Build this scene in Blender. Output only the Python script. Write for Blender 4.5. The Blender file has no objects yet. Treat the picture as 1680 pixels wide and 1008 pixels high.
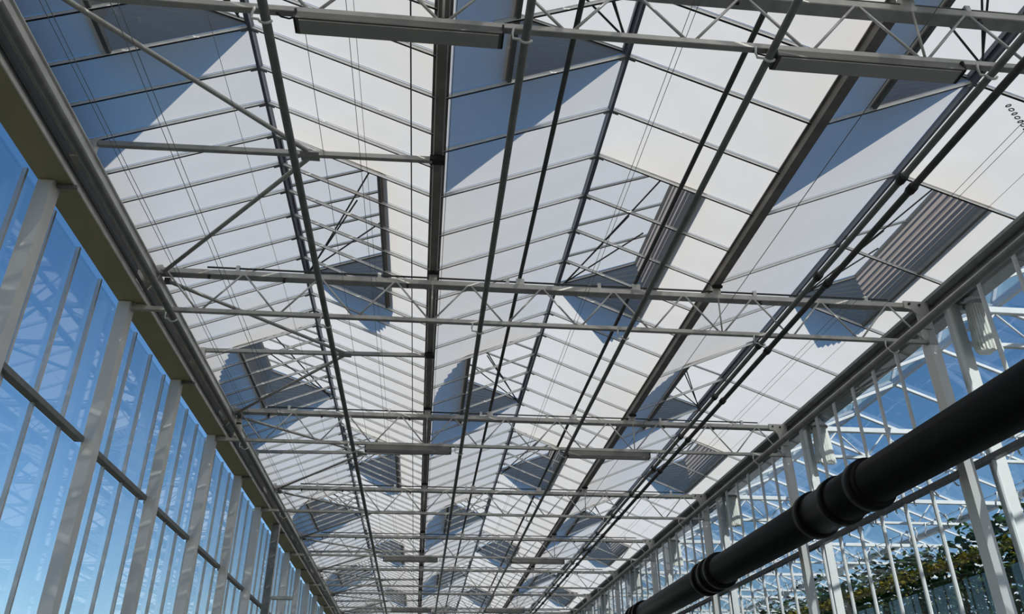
import bpy, math, random
from mathutils import Matrix, Vector

# ------------------------------------------------------------------ basics
S = bpy.context.scene
COL = S.collection
random.seed(7)
Z0 = 5.6            # height of the truss bottom chords above the floor; geometry below uses z from there
BAY = 4.04          # truss pitch along the corridor
SPAN = 3.2          # width of one roof span
R = math.radians

# ------------------------------------------------------------------ camera
cam_d = bpy.data.cameras.new('camera')
cam = bpy.data.objects.new('camera', cam_d)
COL.objects.link(cam)
F_PX, YAW, PITCH, ROLL = 1319.4, -0.11004, 0.50109, -0.00747
cam_d.sensor_fit = 'HORIZONTAL'
cam_d.sensor_width = 36.0
cam_d.lens = F_PX / 1680.0 * 36.0
cam_d.clip_start = 0.05
cam_d.clip_end = 2000
fwd = Vector((-math.sin(YAW) * math.cos(PITCH), math.cos(YAW) * math.cos(PITCH), math.sin(PITCH)))
rgt = Vector((math.cos(YAW), math.sin(YAW), 0))
upv = rgt.cross(fwd)
rr = rgt * math.cos(ROLL) + upv * math.sin(ROLL)
uu = upv * math.cos(ROLL) - rgt * math.sin(ROLL)
cam.matrix_world = Matrix(((rr.x, uu.x, -fwd.x, 3.2262), (rr.y, uu.y, -fwd.y, -7.6431),
                           (rr.z, uu.z, -fwd.z, -3.9983 + Z0), (0, 0, 0, 1)))
S.camera = cam

# ------------------------------------------------------------------ sky, sun, exposure
SUN_DIR = Vector((0.28, -0.95, 0.73)).normalized()      # towards the sun: behind the camera, a little right
world = bpy.data.worlds.new('sky')
S.world = world
world.use_nodes = True
wn, wl = world.node_tree.nodes, world.node_tree.links
wn.clear()
sky = wn.new('ShaderNodeTexSky')
sky.sky_type = 'NISHITA'
sky.sun_disc = False
sky.sun_elevation = math.asin(SUN_DIR.z)
sky.sun_rotation = math.atan2(SUN_DIR.x, SUN_DIR.y)
sky.altitude = 0
sky.air_density = 1.0
sky.dust_density = 0.3
sky.ozone_density = 2.0
bg = wn.new('ShaderNodeBackground')
bg.inputs['Strength'].default_value = 0.122
wo = wn.new('ShaderNodeOutputWorld')
hs = wn.new('ShaderNodeHueSaturation')
hs.inputs['Saturation'].default_value = 1.24
wl.new(sky.outputs[0], hs.inputs['Color'])
wl.new(hs.outputs[0], bg.inputs['Color'])
wl.new(bg.outputs[0], wo.inputs['Surface'])

sun_d = bpy.data.lights.new('sun', 'SUN')
sun_d.energy = 4.6
sun_d.angle = R(0.53)
sun_d.color = (1.0, 0.955, 0.88)
sun = bpy.data.objects.new('sun', sun_d)
COL.objects.link(sun)
sun.rotation_euler = SUN_DIR.to_track_quat('Z', 'Y').to_euler()
sun.location = (10, -30, 40)

S.view_settings.view_transform = 'Standard'
S.view_settings.look = 'None'
S.view_settings.exposure = 0.0
S.view_settings.gamma = 1.0
S.view_settings.use_curve_mapping = False
S.cycles.caustics_reflective = False
S.cycles.caustics_refractive = False
S.cycles.max_bounces = 10
S.cycles.diffuse_bounces = 4
S.cycles.glossy_bounces = 4
S.cycles.transmission_bounces = 6
S.cycles.transparent_max_bounces = 40

# ------------------------------------------------------------------ materials
MATS = {}


def base_mat(name):
    m = bpy.data.materials.new(name)
    m.use_nodes = True
    m.node_tree.nodes.clear()
    return m, m.node_tree.nodes, m.node_tree.links


def solid(name, col, rough=0.5, metal=0.0, var=0.12, scale=6.0, bump=0.0, spec=0.5):
    """principled surface with mottled colour and optional fine relief"""
    m, n, l = base_mat(name)
    out = n.new('ShaderNodeOutputMaterial')
    p = n.new('ShaderNodeBsdfPrincipled')
    tc = n.new('ShaderNodeTexCoord')
    nz = n.new('ShaderNodeTexNoise')
    nz.inputs['Scale'].default_value = scale
    nz.inputs['Detail'].default_value = 5
    l.new(tc.outputs['Object'], nz.inputs['Vector'])
    rp = n.new('ShaderNodeValToRGB')
    rp.color_ramp.elements[0].position = 0.3
    rp.color_ramp.elements[1].position = 0.7
    rp.color_ramp.elements[0].color = tuple(c * (1 - var) for c in col) + (1,)
    rp.color_ramp.elements[1].color = tuple(min(1, c * (1 + var)) for c in col) + (1,)
    l.new(nz.outputs['Fac'], rp.inputs['Fac'])
    l.new(rp.outputs['Color'], p.inputs['Base Color'])
    p.inputs['Roughness'].default_value = rough
    p.inputs['Metallic'].default_value = metal
    p.inputs['Specular IOR Level'].default_value = spec
    if bump:
        b = n.new('ShaderNodeBump')
        b.inputs['Strength'].default_value = bump
        b.inputs['Distance'].default_value = 0.01
        n2 = n.new('ShaderNodeTexNoise')
        n2.inputs['Scale'].default_value = scale * 8
        l.new(tc.outputs['Object'], n2.inputs['Vector'])
        l.new(n2.outputs['Fac'], b.inputs['Height'])
        l.new(b.outputs['Normal'], p.inputs['Normal'])
    l.new(p.outputs[0], out.inputs['Surface'])
    MATS[name] = m
    return m


def whitewash(name, col, trans):
    """chalked greenhouse glass: light passes diffusely"""
    m, n, l = base_mat(name)
    out = n.new('ShaderNodeOutputMaterial')
    tc = n.new('ShaderNodeTexCoord')
    nz = n.new('ShaderNodeTexNoise')
    nz.inputs['Scale'].default_value = 1.7
    nz.inputs['Detail'].default_value = 6
    nz.inputs['Roughness'].default_value = 0.6
    l.new(tc.outputs['Object'], nz.inputs['Vector'])
    rp = n.new('ShaderNodeValToRGB')
    rp.color_ramp.elements[0].position = 0.25
    rp.color_ramp.elements[1].position = 0.75
    rp.color_ramp.elements[0].color = tuple(c * trans * 0.95 for c in col) + (1,)
    rp.color_ramp.elements[1].color = tuple(c * trans * 1.03 for c in col) + (1,)
    l.new(nz.outputs['Fac'], rp.inputs['Fac'])
    tr = n.new('ShaderNodeBsdfTranslucent')
    l.new(rp.outputs['Color'], tr.inputs['Color'])
    df = n.new('ShaderNodeBsdfDiffuse')
    df.inputs['Color'].default_value = tuple(0.22 * c for c in col) + (1,)
    ad = n.new('ShaderNodeAddShader')
    l.new(tr.outputs[0], ad.inputs[0])
    l.new(df.outputs[0], ad.inputs[1])
    # the chalk coat is not quite closed: a share of the light goes straight through
    tp = n.new('ShaderNodeBsdfTransparent')
    mx = n.new('ShaderNodeMixShader')
    mx.inputs[0].default_value = 0.05
    l.new(ad.outputs[0], mx.inputs[1])
    l.new(tp.outputs[0], mx.inputs[2])
    l.new(mx.outputs[0], out.inputs['Surface'])
    MATS[name] = m


def clear_glass(name, tint=(0.96, 0.985, 0.98), gain=1.0):
    m, n, l = base_mat(name)
    out = n.new('ShaderNodeOutputMaterial')
    t = n.new('ShaderNodeBsdfTransparent')
    t.inputs['Color'].default_value = tint + (1,)
    g = n.new('ShaderNodeBsdfGlossy')
    g.inputs['Roughness'].default_value = 0.0
    # Schlick reflectance of a thin sheet, the same from both sides
    f = n.new('ShaderNodeLayerWeight')
    f.inputs['Blend'].default_value = 0.5
    pw = n.new('ShaderNodeMath')
    pw.operation = 'POWER'
    pw.inputs[1].default_value = 5.0
    ml = n.new('ShaderNodeMath')
    ml.operation = 'MULTIPLY_ADD'
    ml.inputs[1].default_value = 0.96 * gain
    ml.inputs[2].default_value = 0.04 * gain
    mx = n.new('ShaderNodeMixShader')
    l.new(f.outputs['Facing'], pw.inputs[0])
    l.new(pw.outputs[0], ml.inputs[0])
    l.new(ml.outputs[0], mx.inputs[0])
    l.new(t.outputs[0], mx.inputs[1])
    l.new(g.outputs[0], mx.inputs[2])
    l.new(mx.outputs[0], out.inputs['Surface'])
    MATS[name] = m


def netting(name, col, open_=0.16):
    m, n, l = base_mat(name)
    out = n.new('ShaderNodeOutputMaterial')
    d = n.new('ShaderNodeBsdfDiffuse')
    d.inputs['Color'].default_value = col + (1,)
    tr = n.new('ShaderNodeBsdfTranslucent')
    tr.inputs['Color'].default_value = (0.54, 0.47, 0.41, 1)
    m1 = n.new('ShaderNodeMixShader')
    m1.inputs[0].default_value = 0.5
    l.new(d.outputs[0], m1.inputs[1])
    l.new(tr.outputs[0], m1.inputs[2])
    t = n.new('ShaderNodeBsdfTransparent')
    m2 = n.new('ShaderNodeMixShader')
    m2.inputs[0].default_value = open_
    l.new(m1.outputs[0], m2.inputs[1])
    l.new(t.outputs[0], m2.inputs[2])
    l.new(m2.outputs[0], out.inputs['Surface'])
    MATS[name] = m


def leafy(name, c1, c2):
    m, n, l = base_mat(name)
    out = n.new('ShaderNodeOutputMaterial')
    tc = n.new('ShaderNodeTexCoord')
    nz = n.new('ShaderNodeTexNoise')
    nz.inputs['Scale'].default_value = 3.0
    l.new(tc.outputs['Object'], nz.inputs['Vector'])
    rp = n.new('ShaderNodeValToRGB')
    rp.color_ramp.elements[0].position = 0.35
    rp.color_ramp.elements[1].position = 0.65
    rp.color_ramp.elements[0].color = c1 + (1,)
    rp.color_ramp.elements[1].color = c2 + (1,)
    l.new(nz.outputs['Fac'], rp.inputs['Fac'])
    p = n.new('ShaderNodeBsdfPrincipled')
    p.inputs['Roughness'].default_value = 0.75
    p.inputs['Specular IOR Level'].default_value = 0.2
    l.new(rp.outputs['Color'], p.inputs['Base Color'])
    tr = n.new('ShaderNodeBsdfTranslucent')
    l.new(rp.outputs['Color'], tr.inputs['Color'])
    mx = n.new('ShaderNodeMixShader')
    mx.inputs[0].default_value = 0.3
    l.new(p.outputs[0], mx.inputs[1])
    l.new(tr.outputs[0], mx.inputs[2])
    l.new(mx.outputs[0], out.inputs['Surface'])
    MATS[name] = m


solid('steel', (0.46, 0.455, 0.43), 0.45, 0.25, 0.15, 9)
solid('steel_dark', (0.20, 0.205, 0.20), 0.5, 0.3, 0.15, 9)
solid('white_steel', (0.80, 0.80, 0.79), 0.45, 0.0, 0.05, 4)
solid('post_grey', (0.76, 0.75, 0.74), 0.5, 0.0, 0.06, 2)
solid('alu', (0.58, 0.58, 0.575), 0.38, 0.45, 0.08, 8)
solid('bar_alu', (0.88, 0.88, 0.87), 0.4, 0.0, 0.06, 8)
solid('vent_frame', (0.55, 0.55, 0.54), 0.85, 0.0, 0.06, 8, 0.0, 0.05)
solid('ridge', (0.15, 0.165, 0.20), 0.5, 0.2, 0.1, 6)
solid('gutter', (0.27, 0.245, 0.225), 0.55, 0.1, 0.25, 5)
solid('gutter_light', (0.74, 0.73, 0.69), 0.5, 0.1, 0.15, 5)
solid('gutter_mid', (0.26, 0.26, 0.25), 0.5, 0.1, 0.2, 4)
solid('olive', (0.40, 0.365, 0.225), 0.6, 0.0, 0.10, 1.5)
solid('rubber_and_shade', (0.018, 0.018, 0.017), 0.7, 0.0, 0.2, 5)
solid('pipe_grey', (0.17, 0.175, 0.165), 0.45, 0.15, 0.2, 8)
solid('pipe_dark', (0.07, 0.07, 0.068), 0.5, 0.1, 0.25, 8)
solid('black_plastic', (0.004, 0.004, 0.0043), 0.5, 0.0, 0.2, 2, 0.0, 0.22)
solid('lamp_grey', (0.17, 0.168, 0.155), 0.5, 0.1, 0.08, 5)
solid('lamp_lens', (0.42, 0.415, 0.39), 0.35, 0.0, 0.05, 5)
solid('hook_white', (0.72, 0.72, 0.70), 0.45, 0.0, 0.05, 10)
solid('hook_bright', (0.9, 0.9, 0.9), 0.5, 0.0, 0.03, 10)
solid('concrete', (0.15, 0.145, 0.135), 0.8, 0.0, 0.15, 1.2, 0.3)
solid('soil', (0.20, 0.19, 0.13), 0.9, 0.0, 0.3, 0.5, 0.4)
solid('ground_film', (0.34, 0.34, 0.33), 0.6, 0.0, 0.12, 1)
solid('film_white', (0.80, 0.80, 0.74), 0.35, 0.0, 0.06, 12)
whitewash('whitewash', (1.0, 0.955, 0.885), 0.65)
clear_glass('glass_body', (0.97, 0.985, 0.98), 0.0)
clear_glass('glass', (0.95, 0.975, 0.985))
netting('net', (0.20, 0.19, 0.19), 0.05)
leafy('leaf', (0.015, 0.045, 0.012), (0.05, 0.11, 0.03))
leafy('leaf_yellow', (0.16, 0.17, 0.02), (0.36, 0.28, 0.03))

# ------------------------------------------------------------------ builders
MESH = {}
WM = {}


def link(name, mesh, M, parent=None):
    o = bpy.data.objects.new(name, mesh)
    COL.objects.link(o)
    if parent is not None:
        o.parent = parent
        o.matrix_parent_inverse = WM[parent.name].inverted()
    o.matrix_basis = M
    WM[o.name] = M
    return o


def root(name, loc, label=None, cat=None, group=None, kind=None):
    o = link(name, None, Matrix.Translation(Vector((loc[0], loc[1], loc[2] + Z0))))
    o.empty_display_size = 0.2
    tag(o, label, cat, group, kind)
    return o


def tag(o, label=None, cat=None, group=None, kind=None):
    if label:
        o['label'] = label
    if cat:
        o['category'] = cat
    if group:
        o['group'] = group
    if kind:
        o['kind'] = kind
    return o


def mesh_from(key, verts, faces, mat, smooth=False, mats=None, midx=None):
    me = bpy.data.meshes.new('mesh')
    me.from_pydata(verts, [], faces)
    for m in (mats or [mat]):
        me.materials.append(MATS[m])
    if midx:
        me.polygons.foreach_set('material_index', midx)
    if smooth:
        me.polygons.foreach_set('use_smooth', [True] * len(me.polygons))
    me.update()
    if key is not None:
        MESH[key] = me
    return me


def profile(p):
    """cross-section points (u across, v up) for a prism"""
    k = p[0]
    if k == 'rect':                     # slightly chamfered box section
        w, h = p[1] / 2, p[2] / 2
        c = min(w, h) * 0.18
        return [(-w + c, -h), (w - c, -h), (w, -h + c), (w, h - c), (w - c, h), (-w + c, h), (-w, h - c), (-w, -h + c)]
    if k == 'round':
        n = p[2]
        return [(p[1] * math.cos(2 * math.pi * i / n), p[1] * math.sin(2 * math.pi * i / n)) for i in range(n)]
    if k == 'bar':                      # glazing bar: flange below, stem towards the glass
        w, h = p[1] / 2, p[2]
        return [(-w, -h), (w, -h), (w, -h * 0.72), (w * 0.45, -h * 0.6), (w * 0.45, -h * 0.2), (w, -h * 0.1), (w, 0),
                (-w, 0), (-w, -h * 0.1), (-w * 0.45, -h * 0.2), (-w * 0.45, -h * 0.6), (-w, -h * 0.72)]
    if k == 'trough':                   # roof gutter, narrow bottom, folded rims
        b, t, h = p[1] / 2, p[2] / 2, p[3]
        return [(-b, 0), (b, 0), (t, h), (t + 0.02, h), (t + 0.02, h + 0.012), (t - 0.012, h + 0.012), (b - 0.012, 0.012),
                (-b + 0.012, 0.012), (-t + 0.012, h + 0.012), (-t - 0.02, h + 0.012), (-t - 0.02, h), (-t, h)]
    if k == 'lampshell':                # reflector housing of a batten lamp
        return [(-0.035, 0.045), (-0.065, -0.03), (-0.065, -0.042), (0.065, -0.042), (0.065, -0.03), (0.035, 0.045)]
    if k == 'ridge':
        return [(-0.014, -0.035), (0.014, -0.035), (0.019, 0.0), (0.03, 0.02), (0.0, 0.045), (-0.03, 0.02), (-0.019, 0.0)]
    raise KeyError(k)


def prism(name, A, B, prof, mat, parent=None, roll_up=(0, 0, 1)):
    """a straight member from A to B (z measured from the bottom chords)"""
    A = Vector((A[0], A[1], A[2] + Z0))
    B = Vector((B[0], B[1], B[2] + Z0))
    d = B - A
    L = round(d.length, 4)
    key = (prof, L, mat)
    me = MESH.get(key)
    if me is None:
        pts = profile(prof)
        n = len(pts)
        v = [(0, u, w) for u, w in pts] + [(L, u, w) for u, w in pts]
        f = [(i, (i + 1) % n, n + (i + 1) % n, n + i) for i in range(n)]
        f += [tuple(reversed(range(n))), tuple(range(n, 2 * n))]
        if prof[0] == 'bar':          # underside of the aluminium bar painted black to stand for its shade
            me = mesh_from(key, v, f, mat, mats=[mat, 'rubber_and_shade'], midx=[1] + [0] * (len(f) - 1))
        else:
            me = mesh_from(key, v, f, mat)
        if prof[0] == 'round':
            for p in me.polygons:
                p.use_smooth = len(p.vertices) == 4
    x = d.normalized()
    up = Vector(roll_up)
    if abs(x.dot(up)) > 0.98:
        up = Vector((0, 1, 0))
    y = up.cross(x).normalized()
    z = x.cross(y)
    M = Matrix(((x.x, y.x, z.x, A.x), (x.y, y.y, z.y, A.y), (x.z, y.z, z.z, A.z), (0, 0, 0, 1)))
    return link(name, me, M, parent)


def block(name, lo, hi, mat, parent=None, ch=0.12):
    """chamfered cuboid between two corners"""
    d = [hi[i] - lo[i] for i in range(3)]
    return prism(name, (lo[0], (lo[1] + hi[1]) / 2, (lo[2] + hi[2]) / 2),
                 (hi[0], (lo[1] + hi[1]) / 2, (lo[2] + hi[2]) / 2), ('rect', round(d[1], 4), round(d[2], 4)), mat, parent)


def pane(name, c, sx, sy, rot_y, mats, parent, th=0.006):
    """glass sheet, local x along the slope, y along the corridor; outer face may be coated"""
    key = ('pane', round(sx, 4), round(sy, 4), th, mats)
    me = MESH.get(key)
    if me is None:
        x, y, t = sx / 2, sy / 2, th / 2
        v = [(-x, -y, -t), (x, -y, -t), (x, y, -t), (-x, y, -t), (-x, -y, t), (x, -y, t), (x, y, t), (-x, y, t)]
        f = [(4, 5, 6, 7), (3, 2, 1, 0), (0, 1, 5, 4), (1, 2, 6, 5), (2, 3, 7, 6), (3, 0, 4, 7)]
        me = mesh_from(key, v, f, None, mats=list(mats), midx=[0, 1, 1, 1, 1, 1])
    M = Matrix.Translation(Vector((c[0], c[1], c[2] + Z0))) @ Matrix.Rotation(rot_y, 4, 'Y')
    return link(name, me, M, parent)


def tube(name, pts, r, mat, parent=None, n=7, key=None, at=None):
    """bent round bar through points; with key/at the mesh is shared and placed at 'at'"""
    off = Vector(at) if at else Vector((0, 0, 0))
    me = MESH.get(key) if key else None
    if me is None:
        P = [Vector(p) for p in pts]
        v, f = [], []
        for i, p in enumerate(P):
            t = (P[min(i + 1, len(P) - 1)] - P[max(i - 1, 0)]).normalized()
            a = Vector((0, 0, 1)) if abs(t.z) < 0.9 else Vector((0, 1, 0))
            u = t.cross(a).normalized()
            w = t.cross(u)
            for k in range(n):
                an = 2 * math.pi * k / n
                v.append(p + u * r * math.cos(an) + w * r * math.sin(an))
        for i in range(len(P) - 1):
            for k in range(n):
                f.append((i * n + k, i * n + (k + 1) % n, (i + 1) * n + (k + 1) % n, (i + 1) * n + k))
        f.append(tuple(range(n - 1, -1, -1)))
        f.append(tuple((len(P) - 1) * n + k for k in range(n)))
        me = mesh_from(key, v, f, mat, smooth=True)
    return link(name, me, Matrix.Translation(Vector((off.x, off.y, off.z + Z0))), parent)


WORD = ['first', 'second', 'third', 'fourth', 'fifth', 'sixth', 'seventh', 'eighth', 'ninth', 'tenth', 'eleventh',
        'twelfth', 'thirteenth', 'fourteenth', 'fifteenth']
ORD = ['first', 'second', 'third', 'fourth', 'fifth', 'sixth', 'seventh', 'eighth', 'ninth', 'tenth', 'eleventh']

# ------------------------------------------------------------------ large structure: ground, floor
g = block('ground', (-150, -150, -5.95), (200, 250, -5.72), 'soil')
tag(g, 'bare green-brown ground outside the glasshouse', kind='structure')
fl = block('floor', (-0.2, -16.4, -5.72), (9.3, 36.5, -5.6), 'concrete')
tag(fl, 'grey concrete floor of the glasshouse corridor', kind='structure')
fl2 = block('floor', (9.3, -16.4, -5.72), (31.8, 36.5, -5.62), 'ground_film')
tag(fl2, 'white ground film under the crop beyond the right glass wall', kind='structure')

# ------------------------------------------------------------------ whitewashed roof in three spans
RISE = 0.65
ANG = math.atan2(RISE, SPAN / 2)
SLOPE = math.hypot(RISE, SPAN / 2)
def sill_of(s, side):             # vent sill, measured across from the ridge
    return 0.94 if (s == 2 and side == 'R') else 1.04


J0, J1 = -4, 8                    # first and last bay
FINE0, FINE1 = -2, 7
NP = (9, 6, 3)                    # panes per bay in each span
SPAN_WORD = ('left', 'middle', 'right')


def vent_centres(side):
    return [j * BAY for j in range(-2, 8) if (j % 2 == 0) == (side == 'R')]


def slope_pt(s, side, d, off=0.0):
    """point on a roof slope: d = distance across from the ridge, off = along the normal"""
    sg = 1 if side == 'R' else -1
    return (s * SPAN + SPAN / 2 + sg * (d + off * math.sin(ANG) * 1.0),
            0.65 + RISE - d * RISE / (SPAN / 2) + off * math.cos(ANG))


def slope_piece(name, s, side, d0, d1, y0, y1, parent, mats=('whitewash', 'glass_body'), gap=0.006):
    dm = (d0 + d1) / 2
    x, z = slope_pt(s, side, dm, 0.012)
    rot = ANG if side == 'R' else -ANG
    return pane(name, (x, (y0 + y1) / 2, z), (d1 - d0) / math.cos(ANG), y1 - y0 - gap, rot, mats, parent)


for s in range(3):
    cl = root('ceiling', (s * SPAN + SPAN / 2, 0, 0.65),
              'whitewashed glass roof of the %s span with its glazing bars and ridge' % SPAN_WORD[s], kind='structure')
    for j in range(J0, J1 + 1):
        fine = FINE0 <= j <= FINE1
        n = NP[s] if fine else 1
        w = BAY / n
        for side in 'LR':
            dmax = 1.6 - (0.02 if not (s == 0 and side == 'L') else 0.1)
            if s == 2 and side == 'R':
                dmax = 1.34
            for i in range(n):
                y0 = j * BAY + i * w
                ym = y0 + w / 2
                vent = fine and any(abs(ym - c) < BAY / 3 for c in vent_centres(side))
                d0 = sill_of(s, side) if vent else 0.02
                slope_piece('glass_pane', s, side, d0, dmax, y0, y0 + w, cl)
                # rafter at the start of the pane
                xa, za = slope_pt(s, side, 0.02, -0.002)
                xb, zb = slope_pt(s, side, dmax, -0.002)
                rw = (0.017, 0.019, 0.022)[s]
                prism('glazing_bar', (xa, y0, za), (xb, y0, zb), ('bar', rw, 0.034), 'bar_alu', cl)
                if fine and j < 3:
                    xc, zc = slope_pt(s, side, 0.085, -0.042)
                    xd, zd = slope_pt(s, side, 0.03, -0.042)
                    prism('ridge_clip', (xd, y0, zd), (xc, y0, zc), ('rect', rw + 0.014, 0.012), 'steel_dark', cl)
        xr = s * SPAN + SPAN / 2
        prism('ridge_beam', (xr, j * BAY, 1.275), (xr, (j + 1) * BAY, 1.275), ('ridge',), 'ridge', cl)
    if s < 2:
        xv = (s + 1) * SPAN
        for j in range(J0, J1 + 1):
            prism('valley_gutter', (xv, j * BAY + 0.01, 0.575), (xv, (j + 1) * BAY - 0.01, 0.575),
                  ('trough', 0.075 if s == 0 else 0.09, 0.095 if s == 0 else 0.11, 0.07), 'gutter', cl)

# ------------------------------------------------------------------ left wall: posts, mullions, clear panes, eave
wl_ = root('wall_left', (0, 0, -5.6), 'tall clear glass wall with grey posts and slim mullions on the left', kind='structure')
for k in range(-8, 18):
    y = k * BAY / 2
    block('post', (0.01, y - 0.07, -5.6), (0.13, y + 0.07, 0.05), 'post_grey', wl_)
    block('gutter_plate', (0.20, y - 0.09, 0.275), (0.345, y + 0.09, 0.297), 'gutter_light', wl_)
    block('plate_arm', (0.28, y - 0.03, 0.39), (0.345, y + 0.03, 0.52), 'gutter_light', wl_)
    block('eave_bracket', (0.12, y - 0.016, 0.018), (0.29, y + 0.016, 0.045), 'steel_dark' if k % 2 else 'steel', wl_)
MUL = BAY / 7
ZW = [(-5.2, -3.32), (-3.28, -1.475), (-1.425, 0.05)]
yl0 = 0.1 - 28 * MUL
for i in range(0, 91):
    y = yl0 + i * MUL
    block('mullion', (-0.055, y - 0.014, -5.3), (-0.02, y + 0.014, 0.05), 'alu', wl_)
    if i < 90:
        for za, zb in ZW:
            pane('glass_pane', (-0.062, y + MUL / 2, (za + zb) / 2), zb - za, MUL - 0.004, R(90), ('glass', 'glass'), wl_)
for z in (-1.45, -3.3):
    for k in range(-8, 18):
        block('rail', (-0.05, k * BAY / 2 + 0.075, z - 0.025), (0.03, (k + 1) * BAY / 2 - 0.075, z + 0.025), 'steel_dark', wl_)
block('plinth', (-0.12, -16.2, -5.6), (0.02, 36.4, -5.2), 'concrete', wl_)
for j in range(J0, J1 + 1):
    a, b = j * BAY + 0.004, (j + 1) * BAY - 0.004
    block('eave_board', (0.0, a, 0.05), (0.262, b, 0.085), 'olive', wl_)
    block('board_lip', (0.264, a, 0.04), (0.276, b, 0.095), 'gutter_light', wl_)
    block('fascia', (-0.03, a, 0.088), (0.0, b, 0.92), 'rubber_and_shade', wl_)
    prism('eave_gutter', (0.275, a, 0.30), (0.275, b, 0.30), ('trough', 0.10, 0.10, 0.09), 'gutter_light', wl_)
    block('seal_strip', (0.292, a, 0.09), (0.302, b, 0.13), 'rubber_and_shade', wl_)

# ------------------------------------------------------------------ right wall: corridor posts, mullions, glass, second posts
wr = root('wall_right', (9.08, 0, -5.6), 'clear glass wall with white mullions and twin grey posts on the right', kind='structure')
for j in range(-3, 10):
    y = j * BAY
    block('post', (8.79, y - 0.06, -5.6), (8.9, y + 0.06, -0.05), 'post_grey', wr)
    block('post', (9.16, y - 0.06, -5.6), (9.28, y + 0.06, 0.5), 'post_grey', wr)
    block('post_head', (8.80, y - 0.055, -0.048), (8.9, y + 0.055, 0.5), 'steel', wr)
for i in range(-24, 62):
    y = 0.453 + i * MUL
    block('mullion', (9.062, y - 0.013, -5.3), (9.10, y + 0.013, 0.5), 'white_steel', wr)
    for za, zb in ((-5.2, -3.3), (-3.3, -1.40), (-1.36, 0.5)):
        pane('glass_pane', (9.085, y + MUL / 2, (za + zb) / 2), zb - za, MUL - 0.03, R(90), ('glass', 'glass'), wr)
for j in range(J0, J1 + 1):
    a, b = j * BAY + 0.004, (j + 1) * BAY - 0.004
    block('rail', (9.04, a, -1.41), (9.12, b, -1.35), 'steel_dark', wr)
    block('corridor_gutter', (8.87, a, 0.49), (9.045, b, 0.53), 'gutter_mid', wr)
    block('gutter_fold', (8.99, a, 0.455), (9.045, b, 0.488), 'gutter_mid', wr)
    block('eave_board', (9.12, a, 0.5), (9.5, b, 0.56), 'steel_dark', wr)
    block('gutter_seal', (9.22, a, 0.66), (9.29, b, 0.735), 'rubber_and_shade', wr)
block('plinth', (9.02, -16.2, -5.6), (9.14, 36.4, -5.2), 'concrete', wr)

# ------------------------------------------------------------------ end walls
for nm, y in (('wall_back', -16.3), ('wall_front', 36.45)):
    we = root(nm, (4.6, y, -5.6), 'glazed end wall of the corridor with white steel frame', kind='structure')
    for x in (0.0, 3.07, 6.14, 9.2):
        block('post', (x - 0.05, y - 0.05, -5.6), (x + 0.05, y + 0.05, 0.6), 'white_steel', we)
    for z in (-5.5, -3.3, -1.4, 0.55):
        block('rail', (-0.05, y - 0.03, z - 0.03), (9.25, y + 0.03, z + 0.03), 'white_steel', we)
    for i in range(6):
        x = 0.77 + i * 1.534
        M = None
        key = ('endpane',)
        me = MESH.get(key)
        if me is None:
            v = [(-0.75, -0.003, 0), (0.75, -0.003, 0), (0.75, 0.003, 0), (-0.75, 0.003, 0),
                 (-0.75, -0.003, 6.0), (0.75, -0.003, 6.0), (0.75, 0.003, 6.0), (-0.75, 0.003, 6.0)]
            f = [(3, 2, 1, 0), (4, 5, 6, 7), (0, 1, 5, 4), (1, 2, 6, 5), (2, 3, 7, 6), (3, 0, 4, 7)]
            me = mesh_from(key, v, f, 'glass')
        link('glass_pane', me, Matrix.Translation(Vector((x, y + 0.035, -5.5 + Z0))), we)

# ------------------------------------------------------------------ neighbouring glasshouse: clear roof on white steel
NB0 = 9.35
NBS = 6
nb = root('ceiling', (NB0 + 9.6, 0, 0.65), 'clear glass roof on white rafters beyond the right wall', kind='structure')
for s in range(NBS):
    xr = NB0 + s * SPAN + SPAN / 2
    for j in range(-3, J1 + 1):
        for side in (-1, 1):
            rot = ANG * side
            xm, zm = xr + side * SPAN / 4, 0.65 + RISE / 2
            pane('glass_pane', (xm, (j + 0.5) * BAY, zm + 0.03), SLOPE - 0.04, BAY - 0.02, rot, ('glass', 'glass'), nb)
            for i in range(3):
                y = (j + i / 3.0) * BAY
                prism('rafter', (xr, y, 1.29), (xr + side * (SPAN / 2 - 0.04), y, 0.665), ('rect', 0.045, 0.05), 'white_steel', nb)
        prism('ridge_beam', (xr, j * BAY, 1.3), (xr, (j + 1) * BAY, 1.3), ('rect', 0.05, 0.06), 'white_steel', nb)
        prism('valley_gutter', (xr + SPAN / 2, j * BAY, 0.56), (xr + SPAN / 2, (j + 1) * BAY, 0.56),
              ('trough', 0.12, 0.15, 0.08), 'white_steel', nb)

# ------------------------------------------------------------------ lattice trusses across the corridor
PIPES = {}     # x of hung pipes, radius
HUNG = [(0.57, 0.033), (2.13, 0.030), (3.72, 0.027), (5.30, 0.025), (6.83, 0.026), (8.36, 0.045)]
HZ = -0.105


def hook_pts(r):
    p = [(-0.075, 0, 0.085), (-0.085, 0, 0.03), (-0.08, 0, -0.01)]
    for k in range(0, 9):
        a = math.radians(200 + k * 17)
        p.append(((r + 0.008) * 1.15 * math.cos(a), 0, (r + 0.008) * 1.15 * math.sin(a)))
    return p


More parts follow.
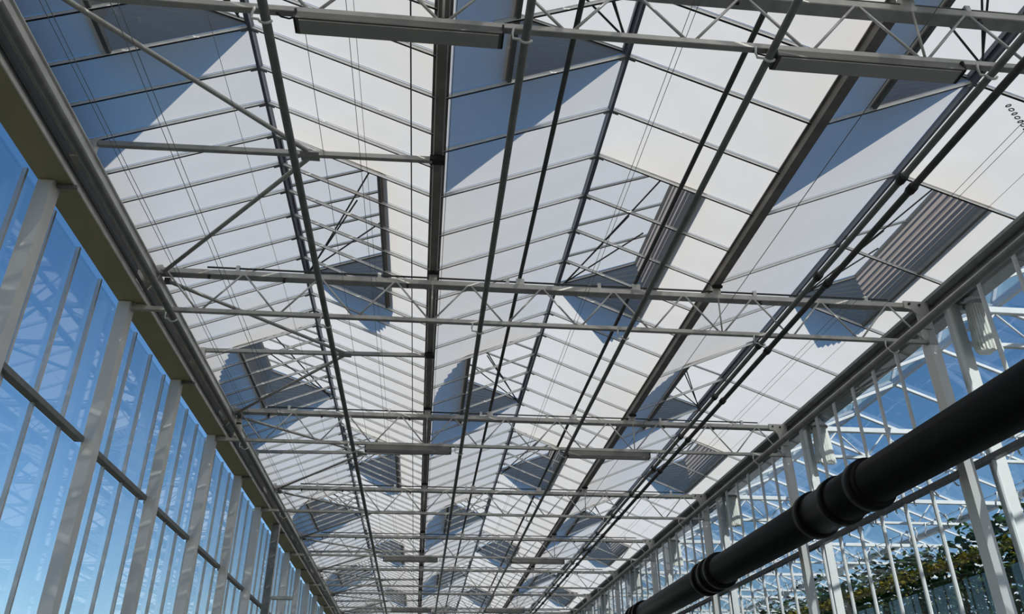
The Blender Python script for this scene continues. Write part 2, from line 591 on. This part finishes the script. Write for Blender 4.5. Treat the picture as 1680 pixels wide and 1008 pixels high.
def truss(j, label):
    y = j * BAY
    t = root('roof_truss', (4.4, y, 0), label, 'truss', 'lattice trusses across the corridor')
    prism('top_chord', (0.26, y, 0.445), (8.76, y, 0.445), ('rect', 0.11, 0.062), 'steel', t)
    prism('bottom_chord', (0.13, y, 0), (8.80, y, 0), ('rect', 0.05, 0.045), 'steel', t)
    for i in range(11):
        a = 0.4 + 0.8 * i
        for nx in (a - 0.4, a + 0.4):
            sx = 0.035 if nx < a else -0.035
            bx = max(0.14, min(8.78, nx + sx))
            prism('web_rod', (a - sx * 0.6, y - 0.048, 0.42), (bx, y - 0.012, 0.02), ('round', 0.0105, 8), 'alu', t)
    for x in (SPAN, 2 * SPAN):
        block('stub_post', (x - 0.045, y - 0.045, 0.474), (x + 0.045, y + 0.045, 0.577), 'steel', t)
        block('gutter_clamp', (x - 0.06, y - 0.085, 0.548), (x + 0.06, y - 0.048, 0.574), 'rubber_and_shade', t)
        prism('hanger_rod', (x, y - 0.05, 0.42), (x, y - 0.024, 0.02), ('round', 0.009, 8), 'steel', t)
    # gusset at the right post, bracket at the left gutter
    me = MESH.get('gusset')
    if me is None:
        pts = [(-0.20, 0.40), (-0.20, 0.49), (0.06, 0.49), (0.06, 0.14), (-0.03, 0.14), (-0.07, 0.32), (-0.12, 0.38)]
        n = len(pts)
        v = [(x, -0.07, z) for x, z in pts] + [(x, -0.05, z) for x, z in pts]
        f = [tuple(range(n)), tuple(reversed(range(n, 2 * n)))] + [(i + n, (i + 1) % n + n, (i + 1) % n, i) for i in range(n)]
        me = mesh_from('gusset', v, f, 'steel')
    g = link('gusset_plate', me, Matrix.Translation(Vector((8.80, y, Z0))), t)
    for dx, dz in ((-0.14, 0.45), (-0.02, 0.44)):
        prism('bolt', (8.80 + dx, y - 0.07, dz), (8.80 + dx, y - 0.088, dz), ('round', 0.014, 8), 'rubber_and_shade', g)
    block('gutter_bracket', (0.20, y - 0.05, 0.405), (0.33, y + 0.05, 0.49), 'gutter_light', t)
    block('knee_plate', (0.11, y - 0.03, 0.09), (0.205, y - 0.018, 0.44), 'gutter_light', t)
    # thin push rod riding on the top chord with its clips
    prism('push_rod', (0.8, y - 0.01, 0.525), (8.45, y - 0.01, 0.525), ('round', 0.011, 8), 'pipe_dark', t)
    for x in (1.12, 2.62, 4.02, 5.05, 6.85, 8.18):
        block('rod_clip', (x - 0.018, y - 0.035, 0.477), (x + 0.018, y + 0.015, 0.552), 'hook_white', t)
    for x in (0.84, 1.62, 2.93, 5.16, 6.9, 7.7):
        block('chord_bolt', (x - 0.012, y - 0.04, 0.375), (x + 0.012, y - 0.015, 0.413), 'rubber_and_shade', t)
    for x in (4.16, 5.47):
        block('shaft_bearing', (x - 0.045, y - 0.04, 0.477), (x + 0.045, y + 0.04, 0.56), 'hook_white', t)
    for x, r in HUNG:
        tube('pipe_hook', hook_pts(r), 0.0085, 'hook_white', t, key=('hook', r), at=(x, y - 0.03, HZ))
    return t


TR_LABEL = ['grey lattice truss with two lamps across the top of the picture, nearest the camera',
            'second lattice truss from the camera, without lamps, meeting the right post with a gusset',
            'third lattice truss from the camera, with two lamps under its bottom chord',
            'fourth lattice truss from the camera, without lamps',
            'fifth lattice truss from the camera, with two lamps',
            'sixth lattice truss from the camera, without lamps',
            'seventh lattice truss from the camera, with two distant lamps',
            'eighth lattice truss from the camera, far down the corridor',
            'ninth and farthest lattice truss down the corridor']
for q, j in enumerate(range(-1, 8)):
    truss(j, TR_LABEL[q])

# ------------------------------------------------------------------ wind braces by the left wall
for q, j in enumerate(range(-1, 7)):
    y = (j + 0.5) * BAY
    t = root('wind_brace', (1.6, y, 0.5), '%s K-shaped wind brace from the camera, between left wall and valley gutter' % ORD[q],
             'brace', 'wind braces along the left wall')
    prism('strut', (0.352, y, 0.49), (3.15, y, 0.54), ('rect', 0.045, 0.05), 'steel', t)
    for sg in (-1, 1):
        prism('diagonal', (2.10, y + sg * 0.03, 0.515), (0.375, y + sg * (BAY / 2 - 0.075), 0.388), ('round', 0.021, 10), 'steel', t)
    for sg in (-1, 1):
        ye = y + sg * (BAY / 2 - 0.085)
        block('end_clamp', (0.365, ye - 0.035, 0.36), (0.425, ye + 0.035, 0.412), 'steel_dark', t)
    block('node_plate', (2.02, y - 0.06, 0.495), (2.18, y + 0.06, 0.503), 'steel', t)
    block('gutter_clamp', (3.13, y - 0.04, 0.515), (3.26, y + 0.04, 0.573), 'rubber_and_shade', t)



# ------------------------------------------------------------------ roof vents with pleated insect net
BETA = math.atan2(0.40, 1.10)
NF = 10


def bellows(side, sill):
    sg = 1 if side == 'R' else -1
    L = BAY / 3 - 0.004
    a0, a1 = -ANG, BETA
    dl = 0.058
    V, F = [], []
    ring = []
    for i in range(NF * 2 + 1):
        th = a0 + (a1 - a0) * i / (NF * 2)
        r = sill / math.cos(ANG) + 0.015 + (dl if i % 2 else 0.0)
        e = L + (dl * 0.6 if i % 2 else 0.0)
        ring.append(th)
        V.append((sg * r * math.cos(th), -e, r * math.sin(th)))
        V.append((sg * r * math.cos(th), e, r * math.sin(th)))
    n = NF * 2 + 1
    h0, h1 = len(V), len(V) + 1
    V.append((sg * 0.03, -L, 0.0))
    V.append((sg * 0.03, L, 0.0))
    for i in range(n - 1):
        F.append((2 * i, 2 * i + 1, 2 * i + 3, 2 * i + 2))
        F.append((h0, 2 * i, 2 * i + 2))
        F.append((h1, 2 * i + 3, 2 * i + 1))
    return V, F


def sub_mesh(V, F, mat):
    used = sorted({k for f in F for k in f})
    ix = {k: n for n, k in enumerate(used)}
    return mesh_from(None, [V[k] for k in used], [tuple(ix[k] for k in f) for f in F], mat)


BEL = {}
for s in (0, 2):
    for side in 'LR':
        V, F = bellows(side, sill_of(s, side))
        BEL[s, side] = [sub_mesh(V, F[k::3], 'net') for k in range(3)]


def vent(s, side, yc, label):
    sg = 1 if side == 'R' else -1
    xr = s * SPAN + SPAN / 2
    v = root('roof_vent', (xr, yc, 1.3), label, 'vent', 'open vents in the whitewashed roof')
    L = BAY / 3
    n = NP[s] * 2 // 3
    w = 2 * L / n
    cb, sb = math.cos(BETA), math.sin(BETA)
    VR = sill_of(s, side) / math.cos(ANG) + 0.05

    def pp(d, off=0.0):
        return (xr + sg * (d * cb - off * sb), 1.3 + 0.035 + d * sb + off * cb)
    for i in range(n):
        x, z = pp(VR / 2 + 0.01, 0.012)
        pane('glass_pane', (x, yc - L + (i + 0.5) * w, z), VR - 0.03, w - 0.006, -BETA * sg, ('whitewash', 'glass_body'), v)
    for i in range(n + 1):
        y = yc - L + i * w
        xa, za = pp(0.03)
        xb, zb = pp(VR)
        edge = i in (0, n)
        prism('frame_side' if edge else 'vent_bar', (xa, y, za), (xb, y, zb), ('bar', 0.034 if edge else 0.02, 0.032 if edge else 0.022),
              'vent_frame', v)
    xo, zo = pp(VR, -0.008)
    prism('frame_edge', (xo, yc - L, zo), (xo, yc + L, zo), ('rect', 0.03, 0.032), 'steel_dark', v)
    xs, zs = slope_pt(s, side, sill_of(s, side) - 0.005, 0.0)
    prism('sill', (xs, yc - L, zs), (xs, yc + L, zs), ('rect', 0.035, 0.05), 'steel_dark', v)
    M = Matrix.Translation(Vector((xr, yc, 1.305 + Z0)))
    link('pleated_net', BEL[2 if s == 2 else 0, side][0], M, v)
    link('pleated_net', BEL[2 if s == 2 else 0, side][1], M, v)
    link('pleated_net', BEL[2 if s == 2 else 0, side][2], M, v)
    prism('hinge_profile', (xr + sg * 0.03, yc - L, 1.325), (xr + sg * 0.03, yc + L, 1.325), ('rect', 0.03, 0.055), 'ridge', v)
    # push arms between the rafters and the vent frame
    xe, ze = pp(0.72, -0.03)
    xf, zf = pp(VR - 0.12, -0.03)
    x1, z1 = xr + sg * 0.05, 1.20
    for ya, yb, xx, zz in ((1.15, 0.05, xe, ze), (1.18, -0.75, xf, zf), (1.12, 0.55, xf, zf)):
        prism('push_arm', (x1, yc + ya, z1), (xx, yc + yb, zz), ('round', 0.010, 7), 'pipe_dark', v)
    return v


SIDE_WORD = {'L': 'left', 'R': 'right'}
for s in range(3):
    for side in 'LR':
        cs = [c for c in vent_centres(side) if -1.5 * BAY < c < 7.5 * BAY]
        for q, c in enumerate(cs):
            vent(s, side, c, 'open roof vent on the %s slope of the %s span, %s from the camera'
                 % (SIDE_WORD[side], SPAN_WORD[s], ORD[q]))

# ------------------------------------------------------------------ batten lamps under every second truss
for q, j in enumerate((-1, 1, 3, 5)):
    y = j * BAY
    for k, (xa, xb) in enumerate(((2.31, 3.57), (5.35, 6.62))):
        t = root('batten_lamp', ((xa + xb) / 2, y, -0.07),
                 'long grey batten lamp, %s one under the %s truss with lamps from the camera' % (('left', 'right')[k], ORD[q]),
                 'lamp', 'batten lamps under the trusses')
        prism('housing', (xa, y, -0.075), (xb, y, -0.075), ('lampshell',), 'lamp_grey', t)
        block('diffuser', (xa + 0.02, y - 0.055, -0.128), (xb - 0.02, y + 0.055, -0.118), 'lamp_lens', t)
        for x, sg in ((xa, -1), (xb, 1)):
            block('end_cap', (min(x, x + sg * 0.012), y - 0.066, -0.122), (max(x, x + sg * 0.012), y + 0.066, -0.032), 'rubber_and_shade', t)
        for x in (xa + 0.25, xb - 0.25):
            block('mount', (x - 0.03, y - 0.02, -0.032), (x + 0.03, y + 0.02, -0.022), 'steel_dark', t)
        tube('cable', [(xa - 0.013, y, -0.045), (xa - 0.05, y, -0.062), (xa - 0.10, y, -0.05), (xa - 0.13, y, -0.024)], 0.006, 'rubber_and_shade', t)

# ------------------------------------------------------------------ pipes hung along the corridor


def long_pipe(name, x, z, r, mat, label, cat='pipe', rings=(), y0=-12.0, y1=34.0, n=14):
    t = root(name, (x, y0, z), label, cat)
    sec = [y0] + [ry for ry in rings] + [y1]
    body = prism('tube', (x, y0, z), (x, y1, z), ('round', r, n), mat, t)
    for ry in rings:
        prism('coupling', (x, ry - 0.03, z), (x, ry + 0.03, z), ('round', r * 1.42, n), 'rubber_and_shade', t)
        prism('coupling_rim', (x, ry - 0.055, z), (x, ry + 0.055, z), ('round', r * 1.2, n), 'pipe_dark', t)
    return t


long_pipe('heating_pipe', 0.57, HZ, 0.033, 'pipe_grey', 'grey pipe hung along the left eave, closest to the left glass wall')
long_pipe('heating_pipe', 2.13, HZ, 0.030, 'pipe_grey', 'dark grey pipe crossing under the left roof span, ridge side')
long_pipe('heating_pipe', 3.72, HZ, 0.027, 'pipe_grey', 'grey pipe hung just right of the first valley gutter')
long_pipe('heating_pipe', 5.30, HZ, 0.025, 'pipe_grey', 'grey pipe hung under the right slope of the middle span')
long_pipe('heating_pipe', 6.83, HZ, 0.026, 'pipe_grey', 'greyer of the two close paired pipes under the right span',
          rings=[-2.95 + 1.5 * i for i in range(20)])
long_pipe('heating_pipe', 6.965, HZ - 0.01, 0.028, 'pipe_dark', 'blacker of the two close paired pipes under the right span',
          rings=[-2.85 + 1.5 * i for i in range(20)])
long_pipe('heating_pipe', 8.36, HZ, 0.045, 'gutter_mid', 'thick grey pipe along the right gutter and post heads')
long_pipe('drive_shaft', 4.16, 0.585, 0.022, 'pipe_dark', 'thin dark drive shaft above the trusses, left slope of middle span', 'shaft')
long_pipe('drive_shaft', 5.47, 0.585, 0.022, 'pipe_dark', 'thin dark drive shaft above the trusses, right slope of middle span', 'shaft')

# large black duct with ribbed couplings by the right wall
DX, DZ, DR = 8.38, -1.33, 0.25
t = root('black_duct', (DX, 0, DZ), 'large black plastic pipe with ribbed couplings running along the right wall', 'pipe')
prism('tube', (DX, -14, DZ), (DX, 33, DZ), ('round', DR, 40), 'black_plastic', t)
for ya, yb, rims in ((0.95, 2.65, (1.1, 1.82, 2.52)), (6.25, 7.15, (6.33, 6.70, 7.07)), (11.5, 12.4, (11.58, 11.95, 12.32)), (-4.3, -3.4, (-4.2, -3.85, -3.5)),
                     (17, 17.9, (17.1, 17.45, 17.8)), (22.5, 23.4, (22.6, 22.95, 23.3))):
    c = prism('coupling', (DX, ya, DZ), (DX, yb, DZ), ('round', DR + 0.022, 40), 'black_plastic', t)
    for ry in rims:
        prism('rim', (DX, ry - 0.07, DZ), (DX, ry + 0.07, DZ), ('round', DR + 0.055, 40), 'black_plastic', c)
for j in range(-3, 8):
    block('wall_bracket', (8.6, j * BAY - 0.03, DZ - 0.04), (8.788, j * BAY + 0.03, DZ + 0.04), 'steel_dark', t)

# ------------------------------------------------------------------ thin screen wires under the roof
for q, (x, z, r) in enumerate(((0.53, 0.37, 0.003), (0.57, 0.37, 0.003), (0.99, 0.37, 0.003), (1.04, 0.37, 0.003), (1.61, 0.37, 0.002),
                (2.25, 0.37, 0.0025), (2.55, 0.37, 0.0025), (2.60, 0.37, 0.002), (3.29, 0.60, 0.003), (4.86, 0.37, 0.0025),
                (4.90, 0.37, 0.0025), (6.52, 0.37, 0.004), (7.85, 0.37, 0.0025), (7.93, 0.37, 0.0025), (8.3, 0.37, 0.002))):
    o = prism('screen_wire', (x, -10, z), (x, 34, z), ('round', r, 5), 'steel_dark')
    tag(o, 'very thin screen wire stretched lengthwise under the roof, %s counted from the left wall' % WORD[q], 'wire', 'screen wires under the roof')
o = prism('hanging_cable', (2.965, -10, 0.60), (2.965, 34, 0.60), ('round', 0.006, 6), 'pipe_dark')
tag(o, 'dark cable running lengthwise just left of the first valley gutter', 'cable')

# ------------------------------------------------------------------ gathered screen bundles at the right wall, small bag at the left


def bundle(name, x, y, ztop, zbot, w0, w1, label, group=None, seed=1):
    rnd = random.Random(seed)
    t = root(name, (x, y, zbot), label, 'screen', group)
    N, H = 48, 9
    V, Fc = [], []
    ph = [rnd.uniform(0.5, 1.0) for _ in range(N)]
    for h in range(H + 1):
        f = h / H
        w = w0 + (w1 - w0) * (f ** 0.7)
        for k in range(N):
            a = 2 * math.pi * k / N
            fold = (0.82 if k % 2 else 1.0) * (0.9 + 0.1 * ph[k])
            jag = (rnd.uniform(-0.05, 0.02) if h == H else 0)
            V.append((w * fold * math.cos(a), 0.62 * w * fold * math.sin(a), (ztop - zbot) * (1 - f) + jag))
    for h in range(H):
        for k in range(N):
            Fc.append((h * N + k, h * N + (k + 1) % N, (h + 1) * N + (k + 1) % N, (h + 1) * N + k))
    Fc.append(tuple(range(N)))
    Fc.append(tuple(reversed([H * N + k for k in range(N)])))
    me = mesh_from(None, V, Fc, 'film_white')
    link('folds', me, Matrix.Translation(Vector((x, y, zbot + Z0))), t)
    prism('tie', (x, y, ztop - 0.09), (x, y, ztop - 0.07), ('round', w0 * 1.25, 16), 'rubber_and_shade', t)
    return t


for q, j in enumerate(range(0, 6)):
    bundle('screen_bundle', 9.37, j * BAY - 0.20, 0.49, -0.15, 0.10, 0.165,
           'white gathered screen bundle hanging behind the right glass wall, %s from the camera' % ORD[q],
           'gathered screen bundles', 20 + q)
bundle('plastic_bag', 0.40, BAY + 0.09, 0.36, 0.10, 0.03, 0.06, 'small white plastic bag at left end of the third truss', None, 50)
bundle('plastic_bag', 0.40, 4 * BAY + 0.4, 0.36, 0.08, 0.03, 0.06, 'distant small white plastic bag on the left eave', None, 51)

# hanging chain near the paired pipes at the top right
ch = root('hanging_chain', (7.35, -3.7, -0.05), 'thin metal chain drooping beside the paired pipes at upper right', 'chain')
me = None
for i in range(16):
    f = i / 15.0
    p = Vector((7.22 + 0.42 * f, -3.72 + 0.25 * f, -0.02 - 0.16 * math.sin(f * 1.9) + Z0))
    if me is None:
        n, m = 12, 5
        V, Fc = [], []
        for a in range(n):
            an = 2 * math.pi * a / n
            for b in range(m):
                bn = 2 * math.pi * b / m
                rad = 1 + 0.28 * math.cos(bn)
                V.append((0.021 * rad * math.cos(an), 0.012 * rad * math.sin(an), 0.0042 * math.sin(bn)))
        for a in range(n):
            for b in range(m):
                Fc.append((a * m + b, ((a + 1) % n) * m + b, ((a + 1) % n) * m + (b + 1) % m, a * m + (b + 1) % m))
        me = mesh_from(None, V, Fc, 'steel_dark', smooth=True)
    M = Matrix.Translation(p) @ Matrix.Rotation(-0.25, 4, 'Y') @ Matrix.Rotation(R(90 * (i % 2)), 4, 'X')
    link('link', me, M, ch)

# rain downpipe with tap box on the left wall
t = root('downpipe', (0.22, 9.4, -5.6), 'white square downpipe standing against the left glass wall far down', 'downpipe')
prism('pipe', (0.22, 9.4, -5.6), (0.22, 9.4, 0.045), ('rect', 0.13, 0.15), 'gutter_light', t)
block('edge_strip', (0.15, 9.29, -5.6), (0.29, 9.32, 0.04), 'steel_dark', t)
block('shelf', (0.30, 9.35, -1.42), (0.72, 9.45, -1.36), 'steel', t)

# ------------------------------------------------------------------ neighbouring glasshouse: trusses, posts
for q, j in enumerate(range(-1, 9)):
    y = j * BAY
    x0, x1 = 9.3, NB0 + NBS * SPAN
    t = root('house_truss', (9.4, y, 0), 'white sunlit lattice truss beyond the right glass wall, %s from the camera' % ORD[q],
             'truss', 'white trusses of the neighbouring house')
    prism('top_chord', (x0, y, 0.455), (x1, y, 0.455), ('rect', 0.07, 0.08), 'white_steel', t)
    prism('bottom_chord', (x0, y, 0.0), (x1, y, 0.0), ('rect', 0.06, 0.05), 'white_steel', t)
    nn = int((x1 - x0) / 0.8)
    for i in range(nn):
        a = NB0 + 0.4 + 0.8 * i
        prism('web_rod', (a, y, 0.42), (a - 0.37, y, 0.02), ('round', 0.013, 6), 'white_steel', t)
        prism('web_rod', (a, y, 0.42), (a + 0.37, y, 0.02), ('round', 0.013, 6), 'white_steel', t)
    for s in range(1, NBS + 1):
        prism('stub_post', (NB0 + s * SPAN, y, 0.49), (NB0 + s * SPAN, y, 0.555), ('rect', 0.08, 0.08), 'white_steel', t)
    for s in (2, 4, 6):
        prism('post', (NB0 + s * SPAN, y, -5.6), (NB0 + s * SPAN, y, -0.025), ('rect', 0.1, 0.1), 'white_steel', t)

# ------------------------------------------------------------------ crop rows, crop wires and string hooks
LEAF = [(-0.5, 0, 0), (-0.15, 0.26, 0.06), (0.2, 0.2, 0.05), (0.55, 0, -0.1), (0.2, -0.2, 0.05), (-0.15, -0.26, 0.06), (0, 0, 0.1)]


def crop_row(x, ztop, ycount, seed, label):
    rnd = random.Random(seed)
    t = root('crop_row', (x, 10, -5.6), label, 'plants', 'rows of tall crop')
    for part, mat, cnt in (('foliage', 'leaf', ycount), ('flowering_band', 'leaf_yellow', ycount // 4)):
        V, Fc = [], []
        for i in range(cnt):
            y = rnd.uniform(0.5, 32)
            if part == 'foliage':
                z = ztop - (rnd.random() ** 1.25) * 2.6 + rnd.uniform(-0.05, 0.22) + 0.12 * math.sin(y * 2.3) + 0.08 * math.sin(y * 5.1)
                xx = x + rnd.gauss(0, 0.26)
            else:
                z = ztop - 0.34 + rnd.gauss(0, 0.045)
                xx = x - 0.58 + rnd.gauss(0, 0.06)
            sc = rnd.uniform(0.09, 0.2) * (0.55 if part != 'foliage' else 1)
            Mx = (Matrix.Translation((xx, y, z)) @ Matrix.Rotation(rnd.uniform(0, 6.28), 4, 'Z')
                  @ Matrix.Rotation(rnd.uniform(-0.9, 0.9), 4, 'X') @ Matrix.Rotation(rnd.uniform(-0.7, 0.9), 4, 'Y') @ Matrix.Scale(sc, 4))
            b = len(V)
            V += [tuple(Mx @ Vector(p)) for p in LEAF]
            Fc += [(b + 6, b + k, b + (k + 1) % 6) for k in range(6)]
        me = mesh_from(None, V, Fc, mat, smooth=True)
        o = link(part, me, Matrix.Translation(Vector((0, 0, Z0))), t)
        o['kind'] = 'stuff'
    V, Fc = [], []
    for i in range(70):
        y = 0.6 + i * 0.45
        b = len(V)
        xx = x + rnd.gauss(0, 0.06)
        r = 0.012
        V += [(xx - r, y - r, -5.55), (xx + r, y - r, -5.55), (xx + r, y + r, -5.55), (xx - r, y + r, -5.55),
              (xx - r, y - r, ztop - 0.1), (xx + r, y - r, ztop - 0.1), (xx + r, y + r, ztop - 0.1), (xx - r, y + r, ztop - 0.1)]
        Fc += [(b + a, b + (a + 1) % 4, b + 4 + (a + 1) % 4, b + 4 + a) for a in range(4)]
    me = mesh_from(None, V, Fc, 'leaf')
    o = link('stems', me, Matrix.Translation(Vector((0, 0, Z0))), t)
    o['kind'] = 'stuff'
    return t


CROP = [(11.6, -1.30), (13.2, -1.15), (14.8, -1.0)]
for q, (x, zt) in enumerate(CROP):
    crop_row(x, zt, 24000 if q == 0 else 9000, 90 + q,
             ['tall green crop row with a yellow flowering band, nearest behind right glass wall',
              'second tall green crop row behind the right glass wall', 'third tall green crop row, farthest from the right glass wall'][q])
hk = None
for q, (x, zt) in enumerate(CROP[:2]):
    zw = -0.14
    o = prism('crop_wire', (x, -2, zw), (x, 33, zw), ('round', 0.006, 6), 'white_steel')
    tag(o, 'white crop wire stretched above the %s crop row' % ('nearest', 'second')[q], 'wire')
    rnd = random.Random(5 + q)
    y = 1.0
    while y < 26:
        y += rnd.uniform(0.18, 0.55)
        if hk is None:
            pts = [(0, 0.03, -0.005), (0, 0.022, 0.022), (0, 0.0, 0.03), (0, -0.022, 0.016), (0, -0.024, -0.12), (0, 0.03, -0.15), (0, 0.03, -0.24), (0, 0.005, -0.26)]
            o = tube('string_hook', pts, 0.015, 'hook_bright', key='string_hook', at=(x, y, zw), n=5)
            hk = o
        else:
            o = link('string_hook', hk.data, Matrix.Translation(Vector((x, y, zw + Z0))))
        o.matrix_basis = o.matrix_basis @ Matrix.Rotation(rnd.uniform(-0.35, 0.35), 4, 'X') @ Matrix.Rotation(rnd.uniform(-0.4, 0.4), 4, 'Y')
        tag(o, 'small white string hook hanging from the wire above the %s crop row' % ('nearest', 'second')[q], 'hook',
            'string hooks above the %s crop row' % ('nearest', 'second')[q])
